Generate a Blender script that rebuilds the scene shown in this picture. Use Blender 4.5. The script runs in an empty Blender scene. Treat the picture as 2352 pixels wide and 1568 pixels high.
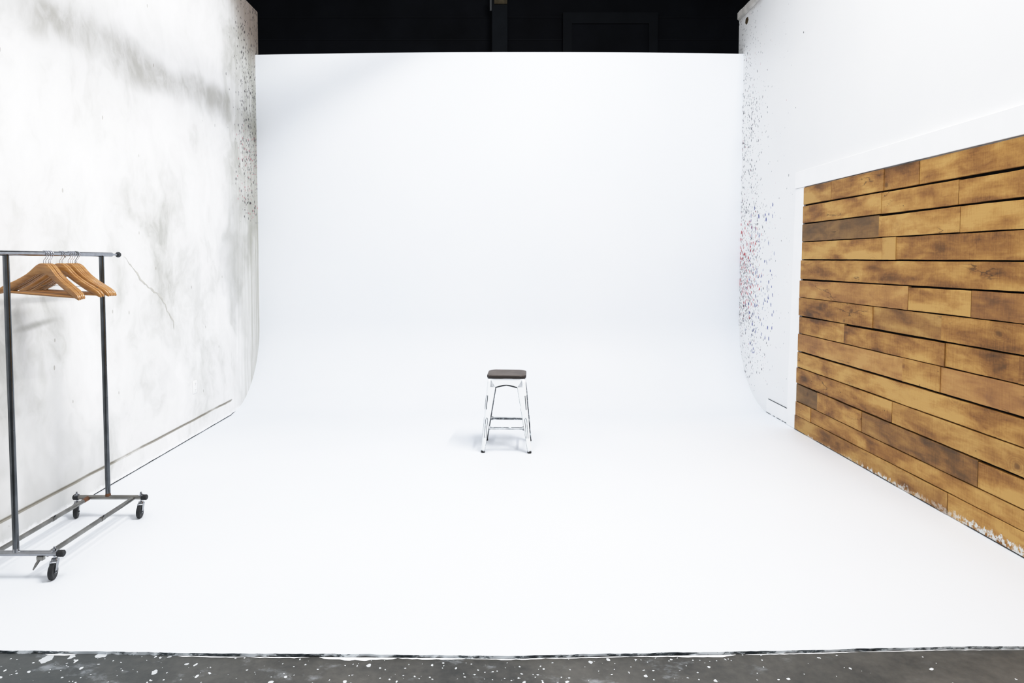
import bpy, bmesh, math, random
from mathutils import Vector, Matrix

random.seed(7)
C = bpy.context.scene.collection
sc = bpy.context.scene

# ------------------------------------------------------------ helpers
def link(name, bm, mats, parent=None, smooth=True, angle=35, kind=None, loc=None):
    me = bpy.data.meshes.new(name)
    bmesh.ops.recalc_face_normals(bm, faces=bm.faces)
    bm.to_mesh(me)
    bm.free()
    if not isinstance(mats, (list, tuple)):
        mats = [mats]
    for m in mats:
        me.materials.append(m)
    if smooth:
        for p in me.polygons:
            p.use_smooth = True
        me.set_sharp_from_angle(angle=math.radians(angle))
    o = bpy.data.objects.new(name, me)
    C.objects.link(o)
    if parent is not None:
        o.parent = parent
    if kind:
        o['kind'] = kind
    if loc is not None:
        o.location = loc
    return o

def empty(name, loc, rz, label, cat, group=None):
    o = bpy.data.objects.new(name, None)
    C.objects.link(o)
    o.empty_display_size = .1
    o.location = loc
    o.rotation_euler = (0, 0, rz)
    o['label'] = label
    o['category'] = cat
    if group:
        o['group'] = group
    return o

def copy_tree(o, parent=None):
    c = o.copy()
    C.objects.link(c)
    c.parent = parent
    for ch in list(o.children):
        copy_tree(ch, c)
    return c

def box(bm, x0, x1, y0, y1, z0, z1, bev=0, seg=2, mi=0):
    v = [bm.verts.new(p) for p in ((x0, y0, z0), (x1, y0, z0), (x1, y1, z0), (x0, y1, z0),
                                   (x0, y0, z1), (x1, y0, z1), (x1, y1, z1), (x0, y1, z1))]
    fs = [bm.faces.new([v[i] for i in q]) for q in
          ((0, 3, 2, 1), (4, 5, 6, 7), (0, 1, 5, 4), (1, 2, 6, 5), (2, 3, 7, 6), (3, 0, 4, 7))]
    for f in fs:
        f.material_index = mi
    if bev:
        es = list({e for f in fs for e in f.edges})
        r = bmesh.ops.bevel(bm, geom=es, offset=bev, segments=seg, affect='EDGES', profile=.5)
        for f in r['faces']:
            f.material_index = mi

def tube(bm, pts, r, n=16, cap=True, mi=0, flat=1.0):
    """tube along a polyline, r a number or a list of radii"""
    pts = [Vector(p) for p in pts]
    rr = r if isinstance(r, (list, tuple)) else [r] * len(pts)
    t0 = (pts[1] - pts[0]).normalized()
    up = Vector((0, 0, 1)) if abs(t0.z) < .9 else Vector((1, 0, 0))
    nrm = (up - t0 * up.dot(t0)).normalized()
    rings = []
    for i, p in enumerate(pts):
        if i == 0:
            t = pts[1] - pts[0]
        elif i == len(pts) - 1:
            t = pts[-1] - pts[-2]
        else:
            t = (pts[i + 1] - pts[i]).normalized() + (pts[i] - pts[i - 1]).normalized()
        if t.length < 1e-9:
            t = pts[-1] - pts[0]
        t = t.normalized()
        nn = nrm - t * nrm.dot(t)
        if nn.length > 1e-5:
            nrm = nn.normalized()
        b = t.cross(nrm)
        rings.append([bm.verts.new(p + (nrm * math.cos(2 * math.pi * k / n) * flat + b * math.sin(2 * math.pi * k / n)) * rr[i])
                      for k in range(n)])
    for a, b2 in zip(rings, rings[1:]):
        for k in range(n):
            f = bm.faces.new((a[k], a[(k + 1) % n], b2[(k + 1) % n], b2[k]))
            f.material_index = mi
    if cap:
        for rg in (rings[0], rings[-1]):
            f = bm.faces.new(rg)
            f.material_index = mi

def poly(bm, pts, mi=0):
    f = bm.faces.new([bm.verts.new(p) for p in pts])
    f.material_index = mi
    return f

# ------------------------------------------------------------ node helpers
def mat(name):
    m = bpy.data.materials.new(name)
    m.use_nodes = True
    nt = m.node_tree
    nt.nodes.clear()
    out = nt.nodes.new('ShaderNodeOutputMaterial')
    b = nt.nodes.new('ShaderNodeBsdfPrincipled')
    nt.links.new(b.outputs[0], out.inputs[0])
    return m, nt, b

def srgb(r, g, b):
    f = lambda c: (c / 255 / 12.92) if c / 255 <= .04045 else ((c / 255 + .055) / 1.055) ** 2.4
    return (f(r), f(g), f(b), 1)

class N:
    """small wrapper for building node graphs"""
    def __init__(s, nt):
        s.nt = nt
    def set(s, sock, v):
        if isinstance(v, bpy.types.NodeSocket):
            s.nt.links.new(v, sock)
        elif v is not None:
            sock.default_value = v
    def m(s, op, a, b=None, c=None, clamp=False):
        n = s.nt.nodes.new('ShaderNodeMath')
        n.operation = op
        n.use_clamp = clamp
        s.set(n.inputs[0], a)
        if b is not None: s.set(n.inputs[1], b)
        if c is not None: s.set(n.inputs[2], c)
        return n.outputs[0]
    def coord(s):
        return s.nt.nodes.new('ShaderNodeTexCoord').outputs['Object']
    def xyz(s, v):
        n = s.nt.nodes.new('ShaderNodeSeparateXYZ')
        s.set(n.inputs[0], v)
        return n.outputs
    def comb(s, x, y, z):
        n = s.nt.nodes.new('ShaderNodeCombineXYZ')
        for i, q in enumerate((x, y, z)): s.set(n.inputs[i], q)
        return n.outputs[0]
    def map(s, v, scale=(1, 1, 1), rot=(0, 0, 0), loc=(0, 0, 0)):
        n = s.nt.nodes.new('ShaderNodeMapping')
        s.set(n.inputs[0], v)
        n.inputs['Scale'].default_value = scale
        n.inputs['Rotation'].default_value = rot
        n.inputs['Location'].default_value = loc
        return n.outputs[0]
    def noise(s, v, scale, detail=4, rough=.5, dist=0, color=False):
        n = s.nt.nodes.new('ShaderNodeTexNoise')
        s.set(n.inputs['Vector'], v)
        n.inputs['Scale'].default_value = scale
        n.inputs['Detail'].default_value = detail
        n.inputs['Roughness'].default_value = rough
        n.inputs['Distortion'].default_value = dist
        return n.outputs['Color' if color else 0]
    def vor(s, v, scale, rnd=1):
        n = s.nt.nodes.new('ShaderNodeTexVoronoi')
        s.set(n.inputs['Vector'], v)
        n.inputs['Scale'].default_value = scale
        n.inputs['Randomness'].default_value = rnd
        return n.outputs['Distance'], s.xyz(n.outputs['Color'])
    def rng(s, v, a, b, c=0., d=1., smooth=True):
        n = s.nt.nodes.new('ShaderNodeMapRange')
        n.interpolation_type = 'SMOOTHSTEP' if smooth else 'LINEAR'
        s.set(n.inputs['Value'], v)
        for k, q in (('From Min', a), ('From Max', b), ('To Min', c), ('To Max', d)):
            s.set(n.inputs[k], q)
        return n.outputs[0]
    def ramp(s, v, stops):
        n = s.nt.nodes.new('ShaderNodeValToRGB')
        s.set(n.inputs[0], v)
        e = n.color_ramp.elements
        while len(e) < len(stops): e.new(.5)
        for i, (p, c) in enumerate(stops):
            e[i].position = p
            e[i].color = c
        return n.outputs[0]
    def mix(s, f, a, b, mode='MIX'):
        n = s.nt.nodes.new('ShaderNodeMix')
        n.data_type = 'RGBA'
        n.blend_type = mode
        s.set(n.inputs['Factor'], f)
        s.set(n.inputs['A'], a) if False else s.set(n.inputs[6], a)
        s.set(n.inputs[7], b)
        return n.outputs[2]
    def vadd(s, a, b):
        n = s.nt.nodes.new('ShaderNodeVectorMath')
        n.operation = 'ADD'
        s.set(n.inputs[0], a); s.set(n.inputs[1], b)
        return n.outputs[0]
    def vscale(s, a, k):
        n = s.nt.nodes.new('ShaderNodeVectorMath')
        n.operation = 'SCALE'
        s.set(n.inputs[0], a); n.inputs['Scale'].default_value = k
        return n.outputs[0]
    def bump(s, h, strength, dist=.01):
        n = s.nt.nodes.new('ShaderNodeBump')
        s.set(n.inputs['Height'], h)
        n.inputs['Strength'].default_value = strength
        n.inputs['Distance'].default_value = dist
        return n.outputs[0]

def simple(name, col, rough=.5, metal=0, spec=.5, noise=None):
    m, nt, b = mat(name)
    n = N(nt)
    co = n.coord()
    f = n.noise(co, noise[0] if noise else 20, 3)
    k = noise[1] if noise else .06
    dark = tuple(c * (1 - k) for c in col[:3]) + (1,)
    lite = tuple(min(1, c * (1 + k)) for c in col[:3]) + (1,)
    n.set(b.inputs['Base Color'], n.ramp(f, [(.3, dark), (.7, lite)]))
    b.inputs['Roughness'].default_value = rough
    b.inputs['Metallic'].default_value = metal
    b.inputs['Specular IOR Level'].default_value = spec
    return m

# ------------------------------------------------------------ materials
# white studio paint
def m_cyc():
    m, nt, b = mat('white_studio_paint')
    n = N(nt); co = n.coord()
    f = n.noise(co, .7, 3)
    col = n.ramp(f, [(.3, (.745, .775, .82, 1)), (.7, (.775, .80, .84, 1))])
    n.set(b.inputs['Base Color'], col)
    b.inputs['Roughness'].default_value = .55
    b.inputs['Specular IOR Level'].default_value = .25
    n.set(b.inputs['Normal'], n.bump(n.noise(co, 60, 2), .05, .002))
    return m
M_CYC = m_cyc()

def spatter(n, co, col, dens, lay):
    """spots of thrown paint: lay = list of (scale, fraction, size, colour, density socket)"""
    for i, (scale, frac, size, c, d) in enumerate(lay):
        v = n.map(co, scale=(.3, 1, .62), loc=(i * 3.1, i * 1.7, i * 5.3))
        wob = n.vscale(n.noise(co, 40, 2, color=True), .012)
        dist, rc = n.vor(n.vadd(v, wob), scale)
        thr = n.m('MULTIPLY', d, frac)
        on = n.m('LESS_THAN', rc[0], thr)
        rad = n.m('MULTIPLY_ADD', rc[1], size, size * .35)
        hit = n.m('LESS_THAN', dist, rad)
        a = n.m('MULTIPLY', on, hit)
        a = n.m('MULTIPLY', a, n.m('MULTIPLY_ADD', rc[2], .5, .5))
        col = n.mix(a, col, c)
    return col

INK = srgb(58, 56, 66)
def m_right():
    m, nt, b = mat('white_spattered_wall')
    n = N(nt); co = n.coord(); x, y, z = n.xyz(co)
    f = n.noise(co, .9, 4)
    col = n.ramp(f, [(.3, (.83, .835, .845, 1)), (.7, (.87, .872, .875, 1))])
    # raw plaster along the top near the corner
    g = n.m('MULTIPLY', n.rng(n.m('ADD', z, n.m('MULTIPLY', n.noise(co, 6, 4), .12)), 4.42, 4.52), n.rng(y, 6.2, 7.9))
    col = n.mix(n.m('MULTIPLY', g, .6), col, srgb(165, 158, 152))
    near = n.rng(y, 6.55, 8.1)
    near2 = n.m('POWER', near, 2.2)
    zz = n.m('MULTIPLY', n.rng(z, 4.4, 2.6, .45, 1), n.rng(z, .1, .35))
    d1 = n.m('MULTIPLY', n.m('ADD', n.m('MULTIPLY', near2, 1), n.m('MULTIPLY', n.rng(y, 6.4, 6.9), .12)), zz)
    clus = n.rng(n.noise(co, 1.6, 2), .35, .6, .5, 1)
    d1 = n.m('MULTIPLY', d1, clus)
    hot = n.m('MULTIPLY', n.rng(y, 7.3, 7.9), n.m('MULTIPLY', n.rng(z, .9, 1.4), n.rng(z, 2.3, 1.7)))
    hotb = n.m('MULTIPLY', n.m('MULTIPLY', n.rng(y, 7.0, 7.4), n.rng(y, 7.95, 7.7)), n.m('MULTIPLY', n.rng(z, .3, 1.1), n.rng(z, 2.4, 1.6)))
    col = spatter(n, co, col, d1, [
        (62, .70, .36, srgb(92, 90, 100), d1),
        (42, .75, .34, srgb(50, 48, 58), d1),
        (27, .42, .26, srgb(40, 38, 46), d1),
        (38, .60, .40, srgb(180, 34, 44), hot),
        (30, .45, .36, srgb(50, 64, 136), hotb),
        (56, .25, .28, srgb(176, 96, 110), d1)])
    # hole in the plaster near the top
    dy = n.m('MULTIPLY', n.m('SUBTRACT', y, 8.0), 1.0)
    dz = n.m('MULTIPLY', n.m('SUBTRACT', z, 4.33), 1.3)
    r = n.m('SQRT', n.m('ADD', n.m('MULTIPLY', dy, dy), n.m('MULTIPLY', dz, dz)))
    r = n.m('ADD', r, n.m('MULTIPLY', n.noise(co, 18, 3), .05))
    hole = n.m('LESS_THAN', r, .075)
    col = n.mix(hole, col, srgb(80, 66, 48))
    n.set(b.inputs['Base Color'], col)
    b.inputs['Roughness'].default_value = .55
    b.inputs['Specular IOR Level'].default_value = .25
    return m
M_RIGHT = m_right()

def m_left():
    m, nt, b = mat('marbled_plaster')
    n = N(nt); co = n.coord(); x, y, z = n.xyz(co)
    warp = n.vscale(n.noise(n.map(co, scale=(1, .8, .8)), 1.1, 4, .6, color=True), .9)
    v = n.vadd(n.map(co, scale=(1, .85, .5), rot=(math.radians(-22), 0, 0)), warp)
    f1 = n.noise(v, 1.15, 7, .62)
    f2 = n.noise(n.map(v, loc=(5, 2, 9)), 3.2, 6, .6)
    f = n.m('ADD', n.m('MULTIPLY', f1, .72), n.m('MULTIPLY', f2, .28))
    base = n.ramp(f, [(.35, srgb(182, 182, 178)), (.42, srgb(211, 211, 209)), (.49, srgb(230, 230, 230)), (.59, srgb(241, 241, 242))])
    # large cloudy patches
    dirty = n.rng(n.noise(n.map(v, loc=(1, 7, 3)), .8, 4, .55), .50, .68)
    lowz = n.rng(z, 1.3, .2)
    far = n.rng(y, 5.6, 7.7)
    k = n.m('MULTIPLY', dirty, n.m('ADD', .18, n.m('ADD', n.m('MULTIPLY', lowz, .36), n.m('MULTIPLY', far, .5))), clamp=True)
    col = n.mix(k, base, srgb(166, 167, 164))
    # plaster stain plus painted shade along the overhead pipe's shadow line
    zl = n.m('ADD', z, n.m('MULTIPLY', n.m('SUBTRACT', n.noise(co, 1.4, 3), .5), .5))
    stain_shade = n.m('MULTIPLY', n.rng(zl, 2.88, 3.08), n.rng(zl, 3.34, 3.16))
    stain_shade = n.m('MULTIPLY', stain_shade, n.rng(n.noise(v, 2.4, 6, .65), .34, .66, .22, .85))
    stain_shade = n.m('MULTIPLY', stain_shade, n.rng(y, 3.8, 4.3))
    col = n.mix(n.m('MULTIPLY', stain_shade, .75), col, srgb(140, 138, 128))
    # grey smear beside the rack
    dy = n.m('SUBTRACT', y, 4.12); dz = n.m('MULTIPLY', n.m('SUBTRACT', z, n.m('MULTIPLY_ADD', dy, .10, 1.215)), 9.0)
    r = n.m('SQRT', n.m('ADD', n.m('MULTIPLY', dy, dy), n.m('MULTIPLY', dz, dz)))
    grey_smear = n.rng(n.m('ADD', r, n.m('MULTIPLY', n.noise(co, 5, 4), .3)), .46, .16)
    col = n.mix(n.m('MULTIPLY', grey_smear, .6), col, srgb(128, 128, 122))
    # corner streaks
    st = n.noise(n.map(co, scale=(1, 9, .35)), 2.2, 5, .6)
    cor = n.m('MULTIPLY', n.rng(y, 6.9, 8.0), n.rng(st, .3, .65, .35, 1))
    col = n.mix(n.m('MULTIPLY', cor, .72), col, srgb(152, 152, 140))
    # brown raw top by the corner
    top = n.m('MULTIPLY', n.rng(n.m('ADD', z, n.m('MULTIPLY', n.rng(y, 6.6, 8.0), .75)), 4.35, 4.95), n.rng(y, 6.4, 7.8))
    col = n.mix(n.m('MULTIPLY', top, .7), col, srgb(128, 112, 102))
    # faint dark scuffs
    dist, rc = n.vor(n.map(co, scale=(.3, 1, .5)), 6)
    sc_ = n.m('MULTIPLY', n.m('LESS_THAN', dist, .045), n.m('LESS_THAN', rc[0], .12))
    col = n.mix(n.m('MULTIPLY', sc_, .5), col, srgb(120, 112, 100))
    near = n.m('POWER', n.rng(y, 7.0, 8.0), 1.6)
    d1 = n.m('MULTIPLY', near, n.m('MULTIPLY', n.rng(z, 1.95, 2.35), n.rng(z, 4.6, 3.4, .5, 1)))
    clus = n.rng(n.noise(co, 1.9, 2), .35, .6, .35, 1)
    d1 = n.m('MULTIPLY', d1, clus)
    hot = n.m('MULTIPLY', n.rng(y, 7.3, 7.8), n.m('MULTIPLY', n.rng(z, 2.0, 2.4), n.rng(z, 3.2, 2.8)))
    col = spatter(n, co, col, d1, [
        (60, .70, .36, srgb(90, 84, 94), d1),
        (40, .75, .34, srgb(48, 42, 52), d1),
        (26, .42, .26, srgb(38, 34, 42), d1),
        (48, .40, .30, srgb(172, 70, 90), hot)])
    # brown line above the skirting, shadowed floor gap painted black
    zn = n.m('ADD', z, n.m('MULTIPLY', n.m('SUBTRACT', n.noise(co, 3, 4), .5), .012))
    ln = n.m('MULTIPLY', n.m('MULTIPLY', n.rng(zn, .142, .148), n.rng(zn, .164, .154)), n.rng(y, 7.14, 7.1))
    ln = n.m('MULTIPLY', ln, n.rng(n.noise(co, 2.3, 4), .3, .5, .35, .95))
    col = n.mix(n.m('MULTIPLY', ln, .8), col, srgb(112, 106, 90))
    pale = n.rng(n.m('ADD', z, n.m('MULTIPLY', n.noise(co, 14, 5, .7), .09)), .09, .06)
    col = n.mix(n.m('MULTIPLY', pale, .75), col, srgb(246, 247, 249))
    gap = n.rng(n.m('ADD', z, n.m('MULTIPLY', n.m('SUBTRACT', n.noise(co, 4, 4), .5), .012)), .010, .006)
    col = n.mix(gap, col, (.01, .01, .01, 1))
    n.set(b.inputs['Base Color'], col)
    b.inputs['Roughness'].default_value = .6
    b.inputs['Specular IOR Level'].default_value = .25
    n.set(b.inputs['Normal'], n.bump(f2, .15, .01))
    return m
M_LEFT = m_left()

def m_concrete():
    m, nt, b = mat('grey_concrete')
    n = N(nt); co = n.coord(); x, y, z = n.xyz(co)
    f = n.noise(co, 2.2, 8, .65)
    g = n.noise(co, 30, 4, .6)
    col = n.ramp(n.m('ADD', n.m('MULTIPLY', f, .75), n.m('MULTIPLY', g, .25)),
                 [(.36, srgb(52, 53, 52)), (.5, srgb(75, 74, 71)), (.64, srgb(92, 90, 86))])
    cool = n.rng(x, -.6, -2.0)
    col = n.mix(n.m('MULTIPLY', cool, .4), col, srgb(84, 92, 96))
    wob = n.vscale(n.noise(co, 22, 3, color=True), .035)
    d = n.rng(x, .5, 1.6, 1, .12)
    haze = n.m('MULTIPLY', n.rng(n.noise(n.map(co, scale=(1, 1.6, 1), rot=(0, 0, .5)), 6, 5, .65), .56, .72), n.m('MULTIPLY', d, .35))
    col = n.mix(haze, col, srgb(190, 196, 202))
    for i, (scale, frac, size, st) in enumerate(((5, .16, .15, .35), (9, .20, .17, .6), (17, .25, .17, 1), (34, .3, .2, 1), (60, .2, .2, 1))):
        v = n.vadd(n.map(co, scale=(1, st, 1), rot=(0, 0, .5 + i), loc=(i * 2.3, i, 0)), wob)
        dist, rc = n.vor(v, scale)
        on = n.m('LESS_THAN', rc[0], n.m('MULTIPLY', d, frac))
        hit = n.m('LESS_THAN', dist, n.m('MULTIPLY_ADD', rc[1], size, size * .4))
        col = n.mix(n.m('MULTIPLY', on, n.m('MULTIPLY', hit, n.m('MULTIPLY_ADD', rc[2], .4, .6))), col, srgb(232, 236, 240))
    n.set(b.inputs['Base Color'], col)
    b.inputs['Roughness'].default_value = .6
    n.set(b.inputs['Normal'], n.bump(g, .3, .004))
    return m
M_CONC = m_concrete()

def m_wood():
    m, nt, b = mat('reclaimed_plank_wood')
    n = N(nt); co = n.coord(); x, y, z = n.xyz(co)
    at = nt.nodes.new('ShaderNodeAttribute'); at.attribute_name = 'plank'
    seed, tone, hue = n.xyz(at.outputs['Vector'])
    off = n.comb(n.m('MULTIPLY', seed, 37.), n.m('MULTIPLY', seed, 91.), n.m('MULTIPLY', seed, 53.))
    p = n.vadd(co, off)
    blotch = n.noise(n.map(p, scale=(1, 1.3, 3.6)), 1.5, 2, .5, dist=.4)
    blotch2 = n.noise(n.map(p, scale=(1, 1.8, 6)), 2.4, 4, .55, dist=.5)
    grain = n.noise(n.map(p, scale=(1, 1.3, 26)), 3.2, 5, .65, dist=.5)
    saw = n.noise(n.map(p, scale=(1, 42, 2.5)), 3, 3, .6)
    fine = n.noise(p, 60, 3, .6)
    t = n.m('MULTIPLY_ADD', tone, .55, -.13)
    t = n.m('ADD', t, n.m('MULTIPLY', n.m('SUBTRACT', blotch, .40), 1.7))
    t = n.m('ADD', t, n.m('MULTIPLY', n.m('SUBTRACT', blotch2, .5), 1.1))
    t = n.m('ADD', t, n.m('MULTIPLY', n.m('SUBTRACT', grain, .5), .32))
    t = n.m('ADD', t, n.m('MULTIPLY', n.m('SUBTRACT', saw, .5), .36))
    t = n.m('ADD', t, n.m('MULTIPLY', n.m('SUBTRACT', fine, .5), .28))
    col = n.ramp(t, [(0.0, srgb(212, 170, 104)), (.25, srgb(192, 146, 82)), (.5, srgb(164, 118, 62)), (.72, srgb(130, 90, 46)), (1, srgb(86, 58, 32))])
    col = n.mix(n.rng(hue, .55, 1, 0, .55, False), col, srgb(108, 92, 68))
    col = n.mix(n.rng(hue, .45, 0, 0, .5, False), col, srgb(190, 142, 100))
    # knots
    wob = n.vscale(n.noise(p, 9, 3, color=True), .05)
    dist, rc = n.vor(n.vadd(n.map(p, scale=(.2, 1, 1.35)), wob), 3.0)
    kn = n.m('MULTIPLY', n.rng(dist, .12, .03), n.m('LESS_THAN', rc[0], .42))
    col = n.mix(n.m('MULTIPLY', kn, .65), col, srgb(74, 48, 24))
    ringk = n.m('MULTIPLY', n.m('MULTIPLY', n.rng(dist, .36, .12), n.m('LESS_THAN', rc[0], .42)), n.m('MULTIPLY_ADD', n.m('SINE', n.m('MULTIPLY', dist, 120.)), .25, .25))
    col = n.mix(n.m('MULTIPLY', ringk, .5), col, srgb(112, 76, 38))
    # splits
    cr = n.noise(n.map(p, scale=(1, .55, 3.0)), 2.0, 5, .5, dist=.2)
    ck = n.m('MULTIPLY', n.rng(n.m('ABSOLUTE', n.m('SUBTRACT', cr, .5)), .009, .002), n.rng(n.noise(n.map(p, loc=(4, 4, 4)), 1.5, 2), .61, .67))
    col = n.mix(n.m('MULTIPLY', ck, .6), col, srgb(46, 28, 14))
    # nail / worm holes
    d2, r2 = n.vor(n.map(p, scale=(.2, 1, 1)), 16)
    hl = n.m('MULTIPLY', n.m('LESS_THAN', d2, .09), n.m('LESS_THAN', r2[0], .06))
    col = n.mix(n.m('MULTIPLY', hl, .7), col, srgb(40, 26, 16))
    # sides of each plank dark (edge attribute stored in z direction by gap shading)
    # white floor paint dragged up the lowest plank
    lift = n.rng(y, 6.3, 3.6, .004, .058, False)
    nz = n.noise(n.map(co, scale=(1, 14, 5)), 3.0, 5, .7)
    amt = n.m('SUBTRACT', n.m('ADD', lift, n.m('MULTIPLY', n.m('SUBTRACT', nz, .5), .13)), z)
    big = n.rng(n.noise(co, 1.5, 2), .3, .5, .3, 1)
    sm = n.m('MULTIPLY', n.rng(amt, 0, .012), n.m('MULTIPLY', big, n.rng(n.noise(co, 30, 4, .7), .42, .54)))
    col = n.mix(sm, col, srgb(240, 243, 246))
    gp = n.rng(z, .010, .006)
    col = n.mix(n.m('MULTIPLY', gp, n.rng(n.noise(co, 2.5, 2), .4, .5)), col, (.01, .01, .01, 1))
    col = n.mix(1.0, col, (.80, .79, .75, 1), 'MULTIPLY')
    n.set(b.inputs['Base Color'], col)
    b.inputs['Roughness'].default_value = .55
    b.inputs['Specular IOR Level'].default_value = .3
    n.set(b.inputs['Normal'], n.bump(n.m('ADD', grain, n.m('MULTIPLY', saw, .5)), .35, .004))
    return m
M_WOOD = m_wood()

M_BLACK = simple('black_backing', (.004, .004, .004, 1), .9, noise=(5, .3), spec=.1)
M_FAR = simple('black_painted_wall', (.0048, .0056, .0078, 1), .8, noise=(1.5, .35), spec=.1)
M_FRAME = simple('black_frame_paint', (.0056, .0068, .0092, 1), .7, noise=(3, .2), spec=.1)
M_PILLAR = simple('dark_blue_paint', (.0075, .0095, .0125, 1), .7, noise=(3, .2), spec=.1)
M_BROWN = simple('old_brown_timber', srgb(78, 70, 54), .8, noise=(14, .35), spec=.2)
M_TRIM = simple('white_gloss_trim', (.90, .90, .905, 1), .4, noise=(6, .015), spec=.3)
M_RAW = simple('raw_plaster_cap', srgb(205, 202, 198), .8, noise=(9, .18), spec=.2)
M_PLATE = simple('white_plastic', (.86, .86, .86, 1), .35, noise=(4, .01))
M_CHROME = simple('dull_chrome', (.36, .37, .39, 1), .2, 1, noise=(30, .12))
M_POST = simple('chrome_dark_reflection', (.13, .14, .15, 1), .2, 1, noise=(9, .25))  # chrome base darkened to imitate reflections of dark surroundings
M_STEEL = simple('aged_steel_tube', (.25, .245, .23, 1), .32, 1, noise=(9, .28))
M_RUST = simple('rusty_joint', srgb(112, 78, 54), .6, .4, noise=(30, .3))
M_RUBBER = simple('black_rubber', (.012, .013, .015, 1), .55, noise=(30, .2))
M_HUB = simple('dark_grey_hub', (.05, .055, .06, 1), .4, .3, noise=(30, .2))
M_WIRE = simple('hook_wire', (.62, .63, .68, 1), .18, 1, noise=(30, .05))
M_DWIRE = simple('dark_hook_wire', (.12, .13, .12, 1), .3, 1, noise=(30, .05))

def m_hanger():
    m, nt, b = mat('varnished_beech')
    n = N(nt); co = n.coord()
    g = n.noise(n.map(co, scale=(3, 20, 26)), 3, 4, .6)
    col = n.ramp(g, [(.3, srgb(146, 100, 50)), (.55, srgb(168, 122, 66)), (.75, srgb(186, 142, 84))])
    n.set(b.inputs['Base Color'], col)
    b.inputs['Roughness'].default_value = .28
    b.inputs['Coat Weight'].default_value = .5
    b.inputs['Coat Roughness'].default_value = .12
    return m
M_HANG = m_hanger()

def m_seat():
    m, nt, b = mat('dark_elm_seat')
    n = N(nt); co = n.coord()
    g = n.noise(n.map(co, scale=(3, 22, 3)), 3.5, 5, .65, dist=.4)
    g2 = n.noise(co, 7, 4, .6)
    col = n.ramp(n.m('ADD', n.m('MULTIPLY', g, .6), n.m('MULTIPLY', g2, .4)), [(.35, srgb(56, 47, 41)), (.5, srgb(82, 72, 65)), (.68, srgb(106, 96, 89))])
    n.set(b.inputs['Base Color'], col)
    b.inputs['Roughness'].default_value = .5
    return m
M_SEAT = m_seat()
M_SEATEDGE = simple('dark_seat_edge', srgb(36, 27, 22), .5, noise=(30, .25))

def m_stool():
    m, nt, b = mat('worn_white_enamel')
    n = N(nt); co = n.coord()
    col = n.ramp(n.noise(co, 5, 3), [(.3, (.80, .83, .86, 1)), (.7, (.86, .88, .90, 1))])
    geo = nt.nodes.new('ShaderNodeNewGeometry')
    pt = n.rng(n.m('ADD', geo.outputs['Pointiness'], n.m('MULTIPLY', n.m('SUBTRACT', n.noise(co, 14, 4, .7), .5), .12)), .58, .64)
    chips = n.rng(n.noise(n.map(co, scale=(1, 1, .5)), 34, 4, .7), .74, .78)
    a = n.m('MAXIMUM', n.m('MULTIPLY', pt, .7), n.m('MULTIPLY', chips, .8))
    col = n.mix(a, col, srgb(70, 74, 80))
    n.set(b.inputs['Base Color'], col)
    b.inputs['Roughness'].default_value = .35
    return m
M_STOOL = m_stool()
def m_worn():
    m, nt, b = mat('worn_dark_edge')
    n = N(nt); co = n.coord()
    col = n.ramp(n.noise(n.map(co, scale=(1, 1, 1)), 22, 4, .7), [(.46, srgb(50, 56, 62)), (.56, srgb(96, 104, 110)), (.66, srgb(222, 228, 232))])
    n.set(b.inputs['Base Color'], col)
    b.inputs['Roughness'].default_value = .5
    return m
M_WORN = m_worn()
M_DARKSTEEL = simple('bare_dark_steel', srgb(62, 68, 72), .5, noise=(30, .4))

def m_lip():
    m, nt, b = mat('floor_lip_crack_shade')
    n = N(nt); co = n.coord()
    col = n.ramp(n.noise(n.map(co, scale=(1, 1, 3)), 9, 6, .7), [(.38, srgb(40, 50, 58)), (.46, srgb(96, 104, 108)), (.51, srgb(225, 230, 234))])  # dark patches paint in the shadowed crack along the lip
    n.set(b.inputs['Base Color'], col)
    return m
M_LIP = m_lip()

# ------------------------------------------------------------ room dimensions (metres)
XL, XR = -2.76, 2.86
YBL, YBR = 8.0, 8.08           # the back wall is very slightly out of square
ZCYC = 3.95
R = .9
EDGE = [(-3.2, 2.756), (-2.04, 2.751), (-1.588, 2.744), (-1.1, 2.729), (-.691, 2.726), (.064, 2.713), (.463, 2.729),
        (1.014, 2.744), (1.872, 2.780), (2.19, 2.780), (XR, 2.782)]
def edge_y(x):
    for (a, b), (c, d) in zip(EDGE, EDGE[1:]):
        if x <= c:
            return b + (d - b) * (x - a) / (c - a)
    return EDGE[-1][1]
SLAB = .012

# concrete floor, in front of and under the studio floor
bm = bmesh.new()
poly(bm, [(-7, -4, 0), (7, -4, 0), (7, 11.2, 0), (-7, 11.2, 0)])
conc = link('floor', bm, M_CONC, kind='structure')
conc.location.z = -SLAB
# white studio floor: thin slab with a ragged front lip
bm = bmesh.new()
rs = random.Random(3)
xs = [XL + (XR - XL) * i / 260 for i in range(261)]
top, low, back = [], [], []
j = 0
for i, x in enumerate(xs):
    j = .6 * j + rs.uniform(-.0022, .0022)
    y = edge_y(x) + j
    top.append(bm.verts.new((x, y, 0)))
    low.append(bm.verts.new((x, y + rs.uniform(-.004, .004), -SLAB - .001)))
    back.append(bm.verts.new((x, YBL - R + (YBR - YBL) * (x - XL) / (XR - XL), 0)))
for i in range(260):
    bm.faces.new((top[i], top[i + 1], back[i + 1], back[i]))
    bm.faces.new((low[i], low[i + 1], top[i + 1], top[i])).material_index = 1
link('floor', bm, [M_CYC, M_LIP], smooth=False, kind='structure')
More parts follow.
